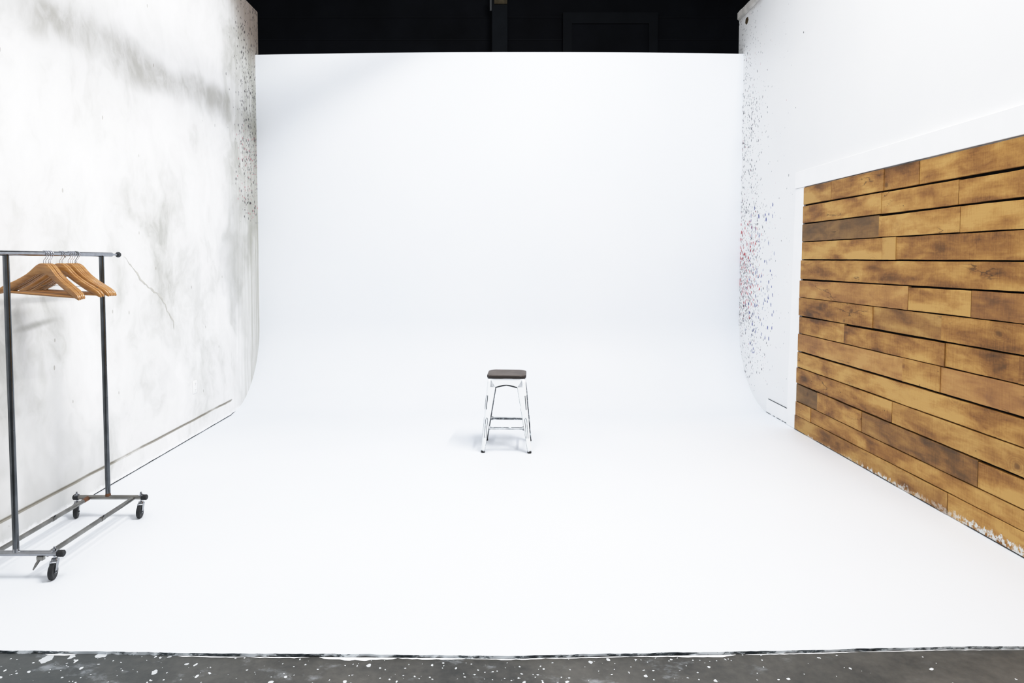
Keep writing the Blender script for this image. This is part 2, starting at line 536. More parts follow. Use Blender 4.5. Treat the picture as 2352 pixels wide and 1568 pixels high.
# white paint that ran over the lip onto the concrete
bm = bmesh.new()
rs = random.Random(11)
def runs(x0, x1, w0, w1, gap=0):
    n = max(4, int((x1 - x0) / .02)); a = []; b2 = []
    for i in range(n + 1):
        x = x0 + (x1 - x0) * i / n
        k = math.sin(math.pi * i / n) ** .4 if 0 < i < n else .05
        y = edge_y(x) - .0035 - gap - rs.uniform(0, .0012)
        w = k * (w0 + (w1 - w0) * rs.random())
        a.append(bm.verts.new((x, y, -SLAB + .0015))); b2.append(bm.verts.new((x, y - w, -SLAB + .0012)))
    for i in range(n):
        bm.faces.new((b2[i], b2[i + 1], a[i + 1], a[i]))
for q in ((-1.85, -1.72, .006, .012), (-1.30, -1.02, .003, .008), (-1.0, -.76, .004, .012), (-.72, -.40, .014, .024), (-.40, -.12, .006, .012),
          (-.12, .2, .004, .010), (.2, .55, .003, .008), (.55, .95, .004, .008), (.72, .98, .012, .018), (1.02, 1.5, .003, .007),
          (1.5, 2.2, .003, .006), (2.2, 2.8, .003, .006)):
    runs(*q)
link('floor_paint_edge', bm, M_TRIM, kind='structure', smooth=False)

# cove + back wall, one curved sheet with a top ledge
bm = bmesh.new()
prof = [(R, 0)]
for i in range(25):
    a = math.pi / 2 * i / 24
    prof.append((R - R * math.sin(a), R - R * math.cos(a)))
prof = prof[1:]
NX = 24
rows = []
zs = [1.5, 2.3, 3.2]
for i in range(NX + 1):
    u = i / NX
    x = XL + (XR - XL) * u
    yb = YBL + (YBR - YBL) * u
    zt = ZCYC + .035 * u + .025 * (1 - (2 * u - 1) ** 2)
    col = [(x, yb - d, z) for d, z in prof] + [(x, yb, z) for z in zs] + [(x, yb, zt), (x, yb + .03, zt), (x, yb + .03, 0)]
    rows.append([bm.verts.new(p) for p in col])
for a, b2 in zip(rows, rows[1:]):
    for k in range(len(a) - 1):
        bm.faces.new((a[k], b2[k], b2[k + 1], a[k + 1]))
link('wall_back', bm, M_CYC, kind='structure', angle=50)

# side walls
bm = bmesh.new()
box(bm, XL - .12, XL, 1.2, 8.10, -SLAB, 4.465)
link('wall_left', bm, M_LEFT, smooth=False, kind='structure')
bm = bmesh.new()
box(bm, XR, XR + .12, 1.2, 8.25, -SLAB, 4.50)
link('wall_right', bm, M_RIGHT, smooth=False, kind='structure')
# rough cap along the top of the right wall
bm = bmesh.new()
rs = random.Random(4)
ys = [1.2 + i * .12 for i in range(59)] + [8.25]
pa = []
for y in ys:
    w = rs.uniform(-.006, .006)
    pa.append([bm.verts.new(p) for p in ((XR - .0015, y, 4.42 + w), (XR - .022, y, 4.435 + w), (XR - .022, y, 4.508 + w), (XR + .12, y, 4.512))])
for a, b2 in zip(pa, pa[1:]):
    for k in range(3):
        bm.faces.new((a[k], b2[k], b2[k + 1], a[k + 1]))
bm.faces.new(pa[-1]); bm.faces.new(pa[0])
link('trim_1', bm, M_RAW, smooth=False, kind='structure')
# left skirting board
bm = bmesh.new()
box(bm, XL, XL + .014, 1.2, 7.07, 0.0005, .150, .002, 1)
link('baseboard_left', bm, M_LEFT, smooth=False, kind='structure')
# short skirting at the right wall with a dark open joint on top
bm = bmesh.new()
box(bm, XR - .008, XR, 6.66, 7.2, 0.0005, .146, .001, 1)
box(bm, XR - .006, XR, 6.70, 7.16, .146, .152, mi=1)
for a_, b_ in ((6.66, 6.74), (6.76, 6.80), (6.83, 6.93), (6.97, 7.02), (7.08, 7.2)):
    box(bm, XR - .0095, XR - .007, a_, b_, 0, .006, mi=1)
link('baseboard_right', bm, [M_TRIM, M_DARKSTEEL], smooth=False, kind='structure')
# broken dark joints where the right wall meets the floor
# hairline cracks in the left plaster
def crack(pts, w, m):
    bm = bmesh.new(); rs = random.Random(len(pts) * 7)
    P = []
    for (a, b2), (c, d) in zip(pts, pts[1:]):
        k = max(2, int(math.hypot(c - a, d - b2) / .03))
        for i in range(k):
            u = i / k
            P.append((a + (c - a) * u + rs.uniform(-.012, .012), b2 + (d - b2) * u + rs.uniform(-.012, .012)))
    L = []
    for i, (y, z) in enumerate(P):
        ww = w * (.25 + rs.random()) * math.sin(math.pi * (i + .5) / len(P)) ** .5
        L.append((bm.verts.new((XL + .0012, y - ww, z - ww * .4)), bm.verts.new((XL + .0012, y + ww, z + ww * .4))))
    for a, b2 in zip(L, L[1:]):
        bm.faces.new((a[0], b2[0], b2[1], a[1]))
    return link('wall_crack', bm, m, smooth=False, kind='structure')
M_CR = simple('plaster_crack', srgb(188, 187, 181), .8, noise=(20, .08))
crack([(5.12, 1.63), (5.28, 1.50), (5.45, 1.38), (5.62, 1.33), (5.76, 1.18), (5.86, 1.08), (5.88, .98)], .011, M_CR)

# outlet plate
o = empty('wall_outlet', (XL, 6.243, .447), 0, 'white electrical outlet plate low on the marbled left wall', 'outlet')
bm = bmesh.new(); box(bm, 0, .007, -.042, .042, -.060, .060, .003, 2); link('cover_plate', bm, M_PLATE, o)
for z0 in (-.028, .028):
    bm = bmesh.new()
    box(bm, .006, .0095, -.017, .017, z0 - .018, z0 + .018, .002, 2)
    for yy in (-.007, .005):
        box(bm, .0094, .0099, yy, yy + .002, z0 - .003, z0 + .007, mi=1)
    box(bm, .0094, .0099, -.002, .002, z0 - .012, z0 - .008, mi=1)
    link('socket', bm, [M_PLATE, M_BLACK], o, smooth=False)

# black wall behind, with pillar and framed opening
bm = bmesh.new(); poly(bm, [(-9, 11, -1), (9, 11, -1), (9, 11, 7), (-9, 11, 7)])
link('wall_far', bm, M_FAR, smooth=False, kind='structure')
bm = bmesh.new(); poly(bm, [(-9, 6.5, 6.4), (9, 6.5, 6.4), (9, 11.2, 6.4), (-9, 11.2, 6.4)])
link('ceiling', bm, M_FAR, smooth=False, kind='structure')
o = empty('pillar', (.052, 10.9, -SLAB), 0, 'dark blue upright pillar on the black wall above the white backdrop', 'pillar')
bm = bmesh.new(); box(bm, -.12, .12, -.12, .09, 0, 6.4, .006, 1); link('shaft', bm, M_PILLAR, o)
bm = bmesh.new(); box(bm, -.085, .115, -.15, -.10, 5.53 + SLAB, 6.1, .006, 1); ob = link('timber_block', bm, M_BROWN, o); ob['label'] = 'brown timber block fixed to the pillar'
bm = bmesh.new(); box(bm, -.155, -.12, -.13, -.09, 5.44, 5.62, .005, 1); link('bracket', bm, M_HUB, o)
o = empty('wall_frame', (1.78, 10.97, 4.0), 0, 'faint black rectangular frame on the dark wall, right of the pillar', 'frame')
bm = bmesh.new()
box(bm, -.74, -.60, -.05, .02, 0, 1.46); box(bm, .60, .74, -.05, .02, 0, 1.46); box(bm, -.60, .60, -.05, .02, 1.29, 1.46)
link('frame', bm, M_FRAME, o, smooth=False)
bm = bmesh.new(); box(bm, -.60, .60, -.02, .02, 0, 1.29); link('panel', bm, M_FAR, o, smooth=False)
bm = bmesh.new()
for z in (4.7, 5.05, 5.4, 5.75):
    box(bm, -6, 6, 10.985, 10.999, z, z + .015)
link('trim_2', bm, M_FRAME, smooth=False, kind='structure')
# timber beams at the ceiling, left corner
o = bpy.data.objects.new('roof_beam', None)
bm = bmesh.new()
box(bm, -3.9, -3.35, 9.0, 9.12, 5.20, 5.27)
b_ = link('roof_beam', bm, M_BROWN, smooth=False)
bpy.data.objects.remove(o)
b_['label'] = 'short dim brown timber in the dark above the left wall end'; b_['category'] = 'beam'
# unseen pipe above the frame, placed to throw the diagonal shadow
bm = bmesh.new()
tube(bm, [(1.45, .2, 5.25), (1.45, 7.6, 5.25)], .062, 20)
for y_ in (1.5, 4.0, 7.0):
    tube(bm, [(1.45, y_, 5.25), (2.80, y_, 5.25), (2.92, y_, 5.1), (2.92, y_, 4.45)], .025, 10)
link('shadow_pipe', bm, M_STEEL, kind='structure')

# ------------------------------------------------------------ plank cladding
LEFTX = lambda z: 6.375 + (2.276 - z) * .04            # the left ends follow the upright trim
ZR = [2.276, 2.106, 1.941, 1.769, 1.598, 1.430, 1.259, 1.089, .929, .757, .594, .432, .262, .142, 0.0]   # at y = 3.75
ZL = [2.276, 2.112, 1.942, 1.774, 1.610, 1.428, 1.257, 1.087, .921, .754, .601, .445, .276, .141, 0.0]   # at y = 6.40
def zrow(k, y):
    u = (6.40 - y) / (6.40 - 3.75)
    return ZL[k] + (ZR[k] - ZL[k]) * u
def py(px):                                             # where a joint stands on the wall
    return 1580 * 2.84 / (px - 1140) * 1.0
JO = [[1906, 2026, 2106], [2022, 2197], [2017, 2203], [2026, 2058], [], [2089, 2235], [2009, 2168], [1943, 2178, 2350],
      [2081, 2169], [], [2060], [1885, 1990, 2264], [1870], [2195]]
TN = [[.40, .55, .85, .35, .5], [.5, .35, .62, .5], [.75, .30, .30, .5], [.28, .22, .80, .5], [.60, .5], [.42, .15, .78, .5], [.78, .55, .66, .5],
      [.66, .85, .72, .6, .5], [.45, .28, .42, .5], [.35, .5], [.62, .36, .5], [.85, .70, .75, .6, .5], [.15, .62, .5], [.66, .50, .5]]
HU = {(2, 0): 1.0, (11, 0): 1.0, (11, 2): .75, (13, 0): .65, (0, 0): .6, (8, 2): .1, (8, 0): .2, (6, 1): .7, (3, 1): .6, (5, 0): .25, (10, 1): .6, (5, 2): .3}
rs = random.Random(21)
bm = bmesh.new()
lay = bm.verts.layers.float_vector.new('plank')
GAPS = {1: .016, 2: .014, 4: .007, 5: .012, 6: .006, 7: .012, 8: .006, 9: .013, 10: .009, 11: .013, 12: .006, 3: .008, 13: .004}
def plank(k, ya, yb, tone, hue, seed):
    """board in row k between depths ya (far) and yb (near)"""
    g0 = 1.3 * GAPS.get(k, .004) * rs.uniform(.35, 1.0)
    g0b = 1.3 * GAPS.get(k, .004) * rs.uniform(.35, 1.0)
    g1 = rs.uniform(.001, .003)
    xo = XR - .022 - rs.uniform(0, .007)
    tilt = rs.uniform(-.003, .003)
    nseg = max(2, int((ya - yb) / .05))
    sect = []
    w1 = w2 = 0
    for i in range(nseg + 1):
        y = ya + (yb - ya) * i / nseg
        u = i / nseg
        w1 = .75 * w1 + rs.uniform(-.0009, .0009)
        w2 = .75 * w2 + rs.uniform(-.0009, .0009)
        zt = zrow(k, y) - (g0 * (1 - u) + g0b * u) + w1
        if k == 0: zt = zrow(k, y) - .008 + w1
        zb = zrow(k + 1, y) + g1 + w2
        if k == 13: zb = .002
        x = xo + tilt * u
        c = .0018
        q = [(XR - .002, y, zt), (x + c, y, zt), (x, y, zt - c), (x, y, zb + c), (x + c, y, zb), (XR - .002, y, zb)]
        row = []
        for p in q:
            v = bm.verts.new(p)
            v[lay] = (seed, tone, hue)
            row.append(v)
        sect.append(row)
    for a, b2 in zip(sect, sect[1:]):
        for j2 in range(5):
            bm.faces.new((a[j2], b2[j2], b2[j2 + 1], a[j2 + 1]))
    bm.faces.new(sect[0]); bm.faces.new(sect[-1][::-1])
for k in range(14):
    zc = (ZL[k] + ZL[k + 1]) / 2
    ys = [LEFTX(zc) + rs.uniform(-.004, .014)] + [py(x) for x in JO[k]]
    y = ys[-1]
    while y > 1.4:
        y = min(y - rs.uniform(.9, 1.7), 3.6 - rs.uniform(0, .6))
        ys.append(max(y, 1.25))
    if ys[-1] > 1.3: ys.append(1.25)
    for i, (a, b2) in enumerate(zip(ys, ys[1:])):
        tn = TN[k][i] if i < len(TN[k]) else rs.uniform(.2, .8)
        if JO[k] == [] and i == 0:
            pass
        ge = rs.choice((.0008, .0015, .0025))
        plank(k, a - ge, b2 + ge, tn, HU.get((k, i), .5), rs.random())
pan = link('plank_cladding', bm, M_WOOD, smooth=False)
pan['label'] = 'reclaimed brown timber plank panel covering the lower right wall'
pan['category'] = 'wall panel'
bm = bmesh.new(); box(bm, XR - .0025, XR - .0005, 1.25, 6.41, 0, 2.272); bk = link('backing_board', bm, M_BLACK, pan, smooth=False)

# white trim round the cladding
bm = bmesh.new()
tx = XR - .030
def prism(bm, pts, x0, x1, bev=.002):
    a = [bm.verts.new((x0, y, z)) for y, z in pts]
    b2 = [bm.verts.new((x1, y, z)) for y, z in pts]
    fs = [bm.faces.new(a), bm.faces.new(b2[::-1])]
    for i in range(len(pts)):
        j2 = (i + 1) % len(pts)
        fs.append(bm.faces.new((a[i], b2[i], b2[j2], a[j2])))
    bmesh.ops.recalc_face_normals(bm, faces=fs)
    bmesh.ops.bevel(bm, geom=list({e for f in fs for e in f.edges}), offset=bev, segments=1, affect='EDGES')
prism(bm, [(6.375, 2.276), (6.565, 2.276), (6.665, .001), (6.466, .001)], tx + .008, XR)
link('trim_3', bm, M_TRIM, smooth=False, kind='structure')
bm = bmesh.new()
prism(bm, [(1.25, 2.277), (6.565, 2.277), (6.558, 2.430), (1.25, 2.445)], tx, XR)
link('trim_4', bm, M_TRIM, smooth=False, kind='structure')

# ------------------------------------------------------------ stool
def make_stool():
    t = empty('stool', (.092, 5.855, 0), math.radians(-3), 'white metal stool with dark wooden seat alone on the white studio floor', 'stool')
    # seat: rounded square board, softly dished
    bm = bmesh.new()
    def rsq(h, r, n=7):
        pts = []
        for cx, cy, a0 in ((h - r, h - r, 0), (-h + r, h - r, 90), (-h + r, -h + r, 180), (h - r, -h + r, 270)):
            for i in range(n + 1):
                a = math.radians(a0 + 90 * i / n)
                pts.append((cx + r * math.cos(a), cy + r * math.sin(a)))
        return pts
    levels = [(.158, .614), (.1635, .617), (.165, .622), (.165, .634), (.162, .6395), (.155, .6425), (.12, .6405), (.07, .6385), (.02, .638)]
    rings = []
    for h, z in levels:
        rings.append([bm.verts.new((x, y, z)) for x, y in rsq(h, min(.062, h * .6))])
    for a, b2 in zip(rings, rings[1:]):
        for i in range(len(a)):
            j2 = (i + 1) % len(a)
            bm.faces.new((a[i], a[j2], b2[j2], b2[i]))
    bm.faces.new(rings[0][::-1]); bm.faces.new(rings[-1])
    for f in bm.faces:
        if max(v.co.z for v in f.verts) < .640: f.material_index = 1
    for f in bm.faces:
        if max(abs(v.co.x) for v in f.verts) < .156 and max(abs(v.co.y) for v in f.verts) < .156 and min(v.co.z for v in f.verts) > .63: f.material_index = 0
    link('seat', bm, [M_SEAT, M_SEATEDGE], t, angle=30)
    # apron: four pressed sheet sides with an arched opening
    H0, H1, HB = .158, .613, .558         # half width on top, z of top, z where the legs begin
    SL = (.210 - .158) / .613             # splay of the corners
    half = lambda z: H0 + (H1 - z) * SL
    inner = lambda z: .090 + (.545 - z) * .165 if z < .545 else .090
    bm = bmesh.new()
    for q in range(4):
        Mq = Matrix.Rotation(q * math.pi / 2, 3, 'Z')
        P = lambda x, z, d=0.: Mq @ Vector((x, -(half(z) - d), z))
        n = 14
        tops, bots, botin = [], [], []
        for i in range(n + 1):
            u = -1 + 2 * i / n
            x_t = u * (half(H1) - .028)
            x_b = u * (half(.545) - .028)
            ax = abs(x_b)
            zb = .545 + (.020 * (1 - (ax / .090) ** 2) if ax < .090 else 0)
            tops.append(bm.verts.new(P(x_t, H1)))
            bots.append(bm.verts.new(P(x_b, zb)))
            botin.append(bm.verts.new(P(x_b, zb, .014)))
        for i in range(n):
            bm.faces.new((tops[i], tops[i + 1], bots[i + 1], bots[i]))
            bm.faces.new((bots[i], bots[i + 1], botin[i + 1], botin[i])).material_index = 0
    link('apron', bm, [M_STOOL, M_WORN], t, angle=40)
    # legs: bent sheet, rounded corner, turned-in worn edges, pressed rib
    def leg(q):
        lg = None
        Mq = Matrix.Rotation(q * math.pi / 2, 3, 'Z')
        bm = bmesh.new()
        zz = [H1, .585, .56, .545, .50, .44, .36, .28, .20, .12, .07, .03, .012]
        secs = []
        for z in zz:
            h = half(z)
            w = h - inner(z)                      # width of the face of the leg at this height
            if z < .10: w = max(w, .028)
            w = max(w, .030)
            if z > .545: w = h - (half(.545) - .028) if z >= H1 else h - .09 * (1 - (z - .545) / .07) - (half(.545) - .028) * ((z - .545) / .07)
            w = max(.028, w)
            r = .020
            sec = [(-h + w - .004, -h + .012), (-h + w, -h + .001), (-h + w - .002, -h)]
            nn = 6
            sec.append((-h + r + (w - r) * .5, -h))
            for i in range(nn + 1):
                a = math.radians(270 - 90 * i / nn)
                sec.append((-h + r + r * math.cos(a), -h + r + r * math.sin(a)))
            sec.append((-h, -h + r + (w - r) * .5))
            sec += [(-h, -h + w - .002), (-h + .001, -h + w), (-h + .012, -h + w - .004)]
            secs.append([bm.verts.new(Mq @ Vector((x, y, z))) for x, y in sec])
        L = len(secs[0])
        for s, (a, b2) in enumerate(zip(secs, secs[1:])):
            for i in range(L - 1):
                f = bm.faces.new((a[i], a[i + 1], b2[i + 1], b2[i]))
                if i in (0, 1, L - 2, L - 3) and zz[s] <= .545:
                    f.material_index = 1
        # worn outline of the pressed rib, on both faces of the leg, and dark slit above it
        def strip(pts, w, side, mi):
            Q = []
            for i, (c, z) in enumerate(pts):
                h = half(z)
                a = Vector((-h + c, -h - .0008, z)) if side == 0 else Vector((-h - .0008, -h + c, z))
                j0, j1 = max(0, i - 1), min(len(pts) - 1, i + 1)
                dc, dz = pts[j1][0] - pts[j0][0], pts[j1][1] - pts[j0][1]
                l = math.hypot(dc, dz) or 1
                nc, nz = -dz / l * w / 2, dc / l * w / 2
                off = Vector((nc, 0, nz)) if side == 0 else Vector((0, nc, nz))
                Q.append((bm.verts.new(Mq @ (a - off)), bm.verts.new(Mq @ (a + off))))
            for a, b2 in zip(Q, Q[1:]):
                f = bm.faces.new((a[0], a[1], b2[1], b2[0])); f.material_index = mi
        for side in (0, 1):
            cx = .024
            U = [(cx - .007, .125), (cx - .0075, .20), (cx - .008, .27), (cx - .006, .284), (cx, .291), (cx + .006, .284), (cx + .008, .27), (cx + .0075, .20), (cx + .007, .125)]
            strip(U, .0034, side, 1)
            strip([(.0135, .475), (.0145, .44), (.0135, .40), (.013, .36)], .0055, side, 2)
        lg = link('leg', bm, [M_STOOL, M_WORN, M_DARKSTEEL], t, angle=50)
        md = lg.modifiers.new('thick', 'SOLIDIFY'); md.thickness = .0014; md.offset = -1
        # rubber foot
        bm = bmesh.new()
        h = half(.01) - .016
        c = Mq @ Vector((-h, -h, 0))
        tube(bm, [(c.x, c.y, 0), (c.x, c.y, .002), (c.x, c.y, .012), (c.x, c.y, .018)], [.0155, .0175, .0175, .015], 20)
        link('rubber_foot', bm, M_RUBBER, lg)
    for q in range(4):
        leg(q)
    # foot rails
    zf = .204
    h = half(zf) - .012
    for q in range(4):
        Mq = Matrix.Rotation(q * math.pi / 2, 3, 'Z')
        bm = bmesh.new()
        a = h - .012
        prof = [(-.009, -.010), (-.009, .004), (-.004, .010), (.004, .010), (.009, .004), (.009, -.010)]
        e = []
        for x in (-a, -a + .03, a - .03, a):
            e.append([bm.verts.new(Mq @ Vector((x, -h + py_, zf + pz))) for py_, pz in prof])
        for k2, (s1, s2) in enumerate(zip(e, e[1:])):
            for i in range(len(prof) - 1):
                f = bm.faces.new((s1[i], s1[i + 1], s2[i + 1], s2[i]))
                f.material_index = 1 if (i in (1, 4) and k2 == 1 and q in (0, 2)) else 0
        # fish-tail plates welded to the legs
        for s in (-1, 1):
            pl = [Mq @ Vector((s * (a - .002), -h + .0, zf - .026)), Mq @ Vector((s * (a - .002), -h, zf + .026)), Mq @ Vector((s * (a - .05), -h, zf + .009)), Mq @ Vector((s * (a - .05), -h, zf - .009))]
            poly(bm, pl)
        lg = link('foot_rail', bm, [M_STOOL, M_WORN], t, angle=30)
        md = lg.modifiers.new('thick', 'SOLIDIFY'); md.thickness = .0015
    # crossed straps under the seat, bowed up in the middle
    bm = bmesh.new()
    for s in (1, -1):
        pr = []
        for i in range(13):
            u = -1 + 2 * i / 12
            x, y = u * .150, u * .150 * s
            z = .5385 - .006 * abs(u) ** 1.2 + (.0018 if s > 0 else 0)
            nrm = Vector((-s, 1, 0)).normalized() * .011
            c = Vector((x, y, z))
            pr.append([bm.verts.new(c - nrm), bm.verts.new(c + nrm), bm.verts.new(c + nrm - Vector((0, 0, .009))), bm.verts.new(c - nrm - Vector((0, 0, .009)))])
        for a, b2 in zip(pr, pr[1:]):
            for i in range(4):
                bm.faces.new((a[i], a[(i + 1) % 4], b2[(i + 1) % 4], b2[i]))
        bm.faces.new(pr[0]); bm.faces.new(pr[-1])
    ob = link('cross_brace', bm, M_DARKSTEEL, t, smooth=False)
    ob['label'] = 'dark crossed straps under the seat'
    return t
make_stool()

# ------------------------------------------------------------ garment rack
YN, YF, RX, RZ = 3.410, 4.235, -2.428, 1.637
def make_rack():
    t = empty('garment_rack', (RX, (YN + YF) / 2, 0), 0, 'rolling chrome garment rack with wooden hangers by the marbled wall', 'garment rack')
    L = (YF - YN) / 2
    zb = .122
    def part(name, fn, m, parent=t, **k):
        bm = bmesh.new(); fn(bm)
        return link(name, bm, m, parent, **k)
    # posts, with the rusty weld at the foot
    for y, nm in ((-L, 'post'), (L, 'post')):
        def f(bm):
            tube(bm, [(0, y, zb + .012), (0, y, RZ - .012)], .0145, 24)
            tube(bm, [(0, y, zb + .008), (0, y, zb + .026)], [.0165, .0148], 20, mi=1)
            for zz in (.75, .95, 1.32):
                tube(bm, [(.0130, y - .003, zz), (.0158, y - .003, zz)], .003, 10)
        part(nm, f, [M_POST, M_RUST if y > 0 else M_CHROME])
    # hanging rail with telescoping end and ball stop
    part('hanging_rail', lambda bm: tube(bm, [(0, -L - .52, RZ), (0, 4.345 - (YN + YF) / 2, RZ)], .0140, 24), M_CHROME)
    def f(bm):
        y0 = 4.345 - (YN + YF) / 2
        tube(bm, [(0, y0 - .05, RZ), (0, y0 + .055, RZ)], .0065, 16)
    part('rail_extension', f, M_CHROME)
    def f(bm):
        y0 = 4.42 - (YN + YF) / 2
        tube(bm, [(0, y0 - .012, RZ), (0, y0 - .010, RZ), (0, y0, RZ), (0, y0 + .010, RZ), (0, y0 + .016, RZ), (0, y0 + .018, RZ)], [.008, .013, .018, .017, .011, .004], 20)
    part('end_knob', f, M_HUB)
    def f(bm):
        tube(bm, [(0, .055, RZ - .013), (0, .055, RZ - .020)], [.0035, .004], 10)
    part('lock_screw', f, M_HUB)
    # base
    for y in (-L, L):
        part('base_bar', lambda bm: tube(bm, [(-.205, y, zb), (.232, y, zb)], .0140, 24), M_STEEL if y > 0 else M_CHROME)
    for x in (-.122, .158):
        def f(bm):
            tube(bm, [(x, -L, zb - .006), (x, L, zb - .006)], .0125, 20)
            tube(bm, [(x, .055, zb - .006), (x, .085, zb - .006)], .0140, 20)
            tube(bm, [(x + .006, .07, zb + .004), (x + .012, .07, zb + .014)], .004, 10, mi=1)
            if x < 0:
                tube(bm, [(x, L - .06, zb - .006), (x, L - .008, zb - .004)], [.0129, .0140], 20, mi=2)
        part('base_rail', f, [M_STEEL, M_HUB, M_RUST])
    for y in (-L, L):
        for x, s in ((-.205, -1), (.232, 1)):
            part('end_cap', lambda bm: tube(bm, [(x - s * .022, y, zb), (x - s * .020, y, zb), (x + s * .008, y, zb), (x + s * .012, y, zb)], [.0155, .0172, .0172, .013], 20), M_RUBBER)
    # casters: stem nut on top, forked yoke, black wheel
    for y in (-L, L):
        for x in (-.196, .206):
            ca = bpy.data.objects.new('caster', None); C.objects.link(ca); ca.parent = t
            ca.location = (x - (.012 if y < 0 else 0), y, 0)
            ca.rotation_euler = (0, 0, math.radians((20 if x < 0 else 8) if y > 0 else 11))
            wr, off = .0395, -.026
            bm = bmesh.new()
            pr = [(-.0110, .024), (-.0115, .035), (-.0085, wr), (.0085, wr), (.0115, .035), (.0110, .024)]
            n = 32
            rg = [[bm.verts.new((px_, off + r * math.cos(2 * math.pi * i / n), wr + r * math.sin(2 * math.pi * i / n))) for i in range(n)] for px_, r in pr]
            for a, b2 in zip(rg, rg[1:]):
                for i in range(n):
                    bm.faces.new((a[i], a[(i + 1) % n], b2[(i + 1) % n], b2[i]))
            bm.faces.new(rg[0]); bm.faces.new(rg[-1])
            wheel = link('wheel', bm, M_RUBBER, ca)
            bm = bmesh.new()
            tube(bm, [(-.0125, off, wr), (.0125, off, wr)], [.016, .016], 20)
            tube(bm, [(-.0185, off, wr), (.0185, off, wr)], .0045, 12)
            link('hub', bm, M_HUB, wheel)
            bm = bmesh.new()
            for s in (-1, 1):
                a = [(off - .010, wr - .008), (off + .010, wr - .008), (off + .016, wr + .006), (.016, .086), (-.018, .086), (off - .012, wr + .010)]
                v1 = [bm.verts.new((s * .0145, yy, zz)) for yy, zz in a]
                v2 = [bm.verts.new((s * .0165, yy, zz)) for yy, zz in a]
                bm.faces.new(v1); bm.faces.new(v2)
                for i in range(6):
                    j2 = (i + 1) % 6
                    bm.faces.new((v1[i], v1[j2], v2[j2], v2[i]))
            box(bm, -.0165, .0165, -.020, .018, .084, .087, .001, 1)
            tube(bm, [(0, 0, .086), (0, 0, .096)], [.017, .015], 20)
            link('fork', bm, M_CHROME, ca)
            bm = bmesh.new()
            tube(bm, [(0, 0, .09), (0, 0, .150)], .0048, 12)
            tube(bm, [(0, 0, zb + .0135), (0, 0, zb + .024)], [.0085, .0085], 6)
            tube(bm, [(0, 0, zb + .026), (0, 0, zb + .034)], [.0062, .005], 12)
            box(bm, -.012, .012, -.016, .016, zb + .011, zb + .0145, .001, 1)
            link('stem_bolt', bm, M_CHROME, ca)
    # wing screw hanging below the near base bar
    def f(bm):
        box(bm, .108, .142, -L - .013, -L + .010, zb - .034, zb - .012, .003, 2)
        tube(bm, [(.120, -L - .004, zb - .030), (.108, -L - .012, zb - .052), (.094, -L - .016, zb - .078)], [.011, .010, .005], 12, flat=.7)
    part('locking_lever', f, M_STEEL)
    return t
rack = make_rack()

# ------------------------------------------------------------ hangers
def hanger_parts(kind, bow=-.03):
    t = bpy.data.objects.new('clothes_hanger', None)
    C.objects.link(t)
    PK = -.052                                      # top of the wood below the rail axis
    xs_ = [0, .012, .024, .036, .050, .065, .085, .110, .140, .170, .195, .212, .222, .226]
    zt = [0, -.001, -.005, -.013, -.027, -.044, -.064, -.083, -.103, -.121, -.136, -.149, -.161, -.170]
    zb = [-.054, -.055, -.060, -.067, -.077, -.088, -.103, -.120, -.140, -.157, -.170, -.177, -.181, -.180]
    th = [.0065, .0065, .0066, .0067, .0068, .007, .007, .007, .0072, .0074, .0074, .0074, .0068, .005]
    P = [(-x, a, b2, w) for x, a, b2, w in zip(xs_[::-1], zt[::-1], zb[::-1], th[::-1])][:-1] + [(x, a, b2, w) for x, a, b2, w in zip(xs_, zt, zb, th)]
    bm = bmesh.new()
    secs = []
    for x, a, b2, w in P:
        yo = bow * (abs(x) / .22) ** 1.7
        c = min(.0045, (a - b2) * .3)
        q = [(-w + c * .8, a), (w - c * .8, a), (w, a - c), (w, b2 + c), (w - c * .8, b2), (-w + c * .8, b2), (-w, b2 + c), (-w, a - c)]
        secs.append([bm.verts.new((x, yo + yy, PK + z)) for yy, z in q])
    for s1, s2 in zip(secs, secs[1:]):
        for i in range(8):
            j2 = (i + 1) % 8
            bm.faces.new((s1[i], s1[j2], s2[j2], s2[i]))
    bm.faces.new(secs[0]); bm.faces.new(secs[-1])
    ob = link('body', bm, M_HANG, t, angle=50)
    bm = bmesh.new()
    if kind == 'wood':
        tube(bm, [(-.198, bow * .75, PK - .166), (-.1, bow * .8, PK - .167), (.1, bow * .8, PK - .167), (.198, bow * .75, PK - .166)], .0062, 14)
        link('trouser_bar', bm, M_HANG, t)
    elif kind == 'wire':
        tube(bm, [(-.196, bow * .8, PK - .150), (-.190, bow * .8, PK - .128), (.190, bow * .8, PK - .128), (.196, bow * .8, PK - .150)], .0014, 8)
        ob = link('trouser_bar', bm, M_DWIRE, t); ob['label'] = 'thin wire trouser bar'
    # wire hook
    bm = bmesh.new()
    rr = .0180
    zc = .0140 - .0017 + .0034 - rr + .0001
    pts = [(0, 0, PK - .004), (-.001, 0, PK + .012), (.001, 0, PK + .018), (.008, 0, PK + .026)]
    for i in range(17):
        a = math.radians(-42 + 232 * i / 16)
        pts.append((rr * math.cos(a), 0, zc + rr * math.sin(a)))
    tube(bm, pts, .0017, 8)
    tube(bm, [(0, 0, PK - .002), (0, 0, PK + .002)], .0032, 10)
    link('hook', bm, M_DWIRE if kind == 'none' else M_WIRE, t)
    return t
protos = {'front': hanger_parts('wood'), 'wood': hanger_parts('wood', .012), 'wire': hanger_parts('wire', .012), 'none': hanger_parts('none', .012)}
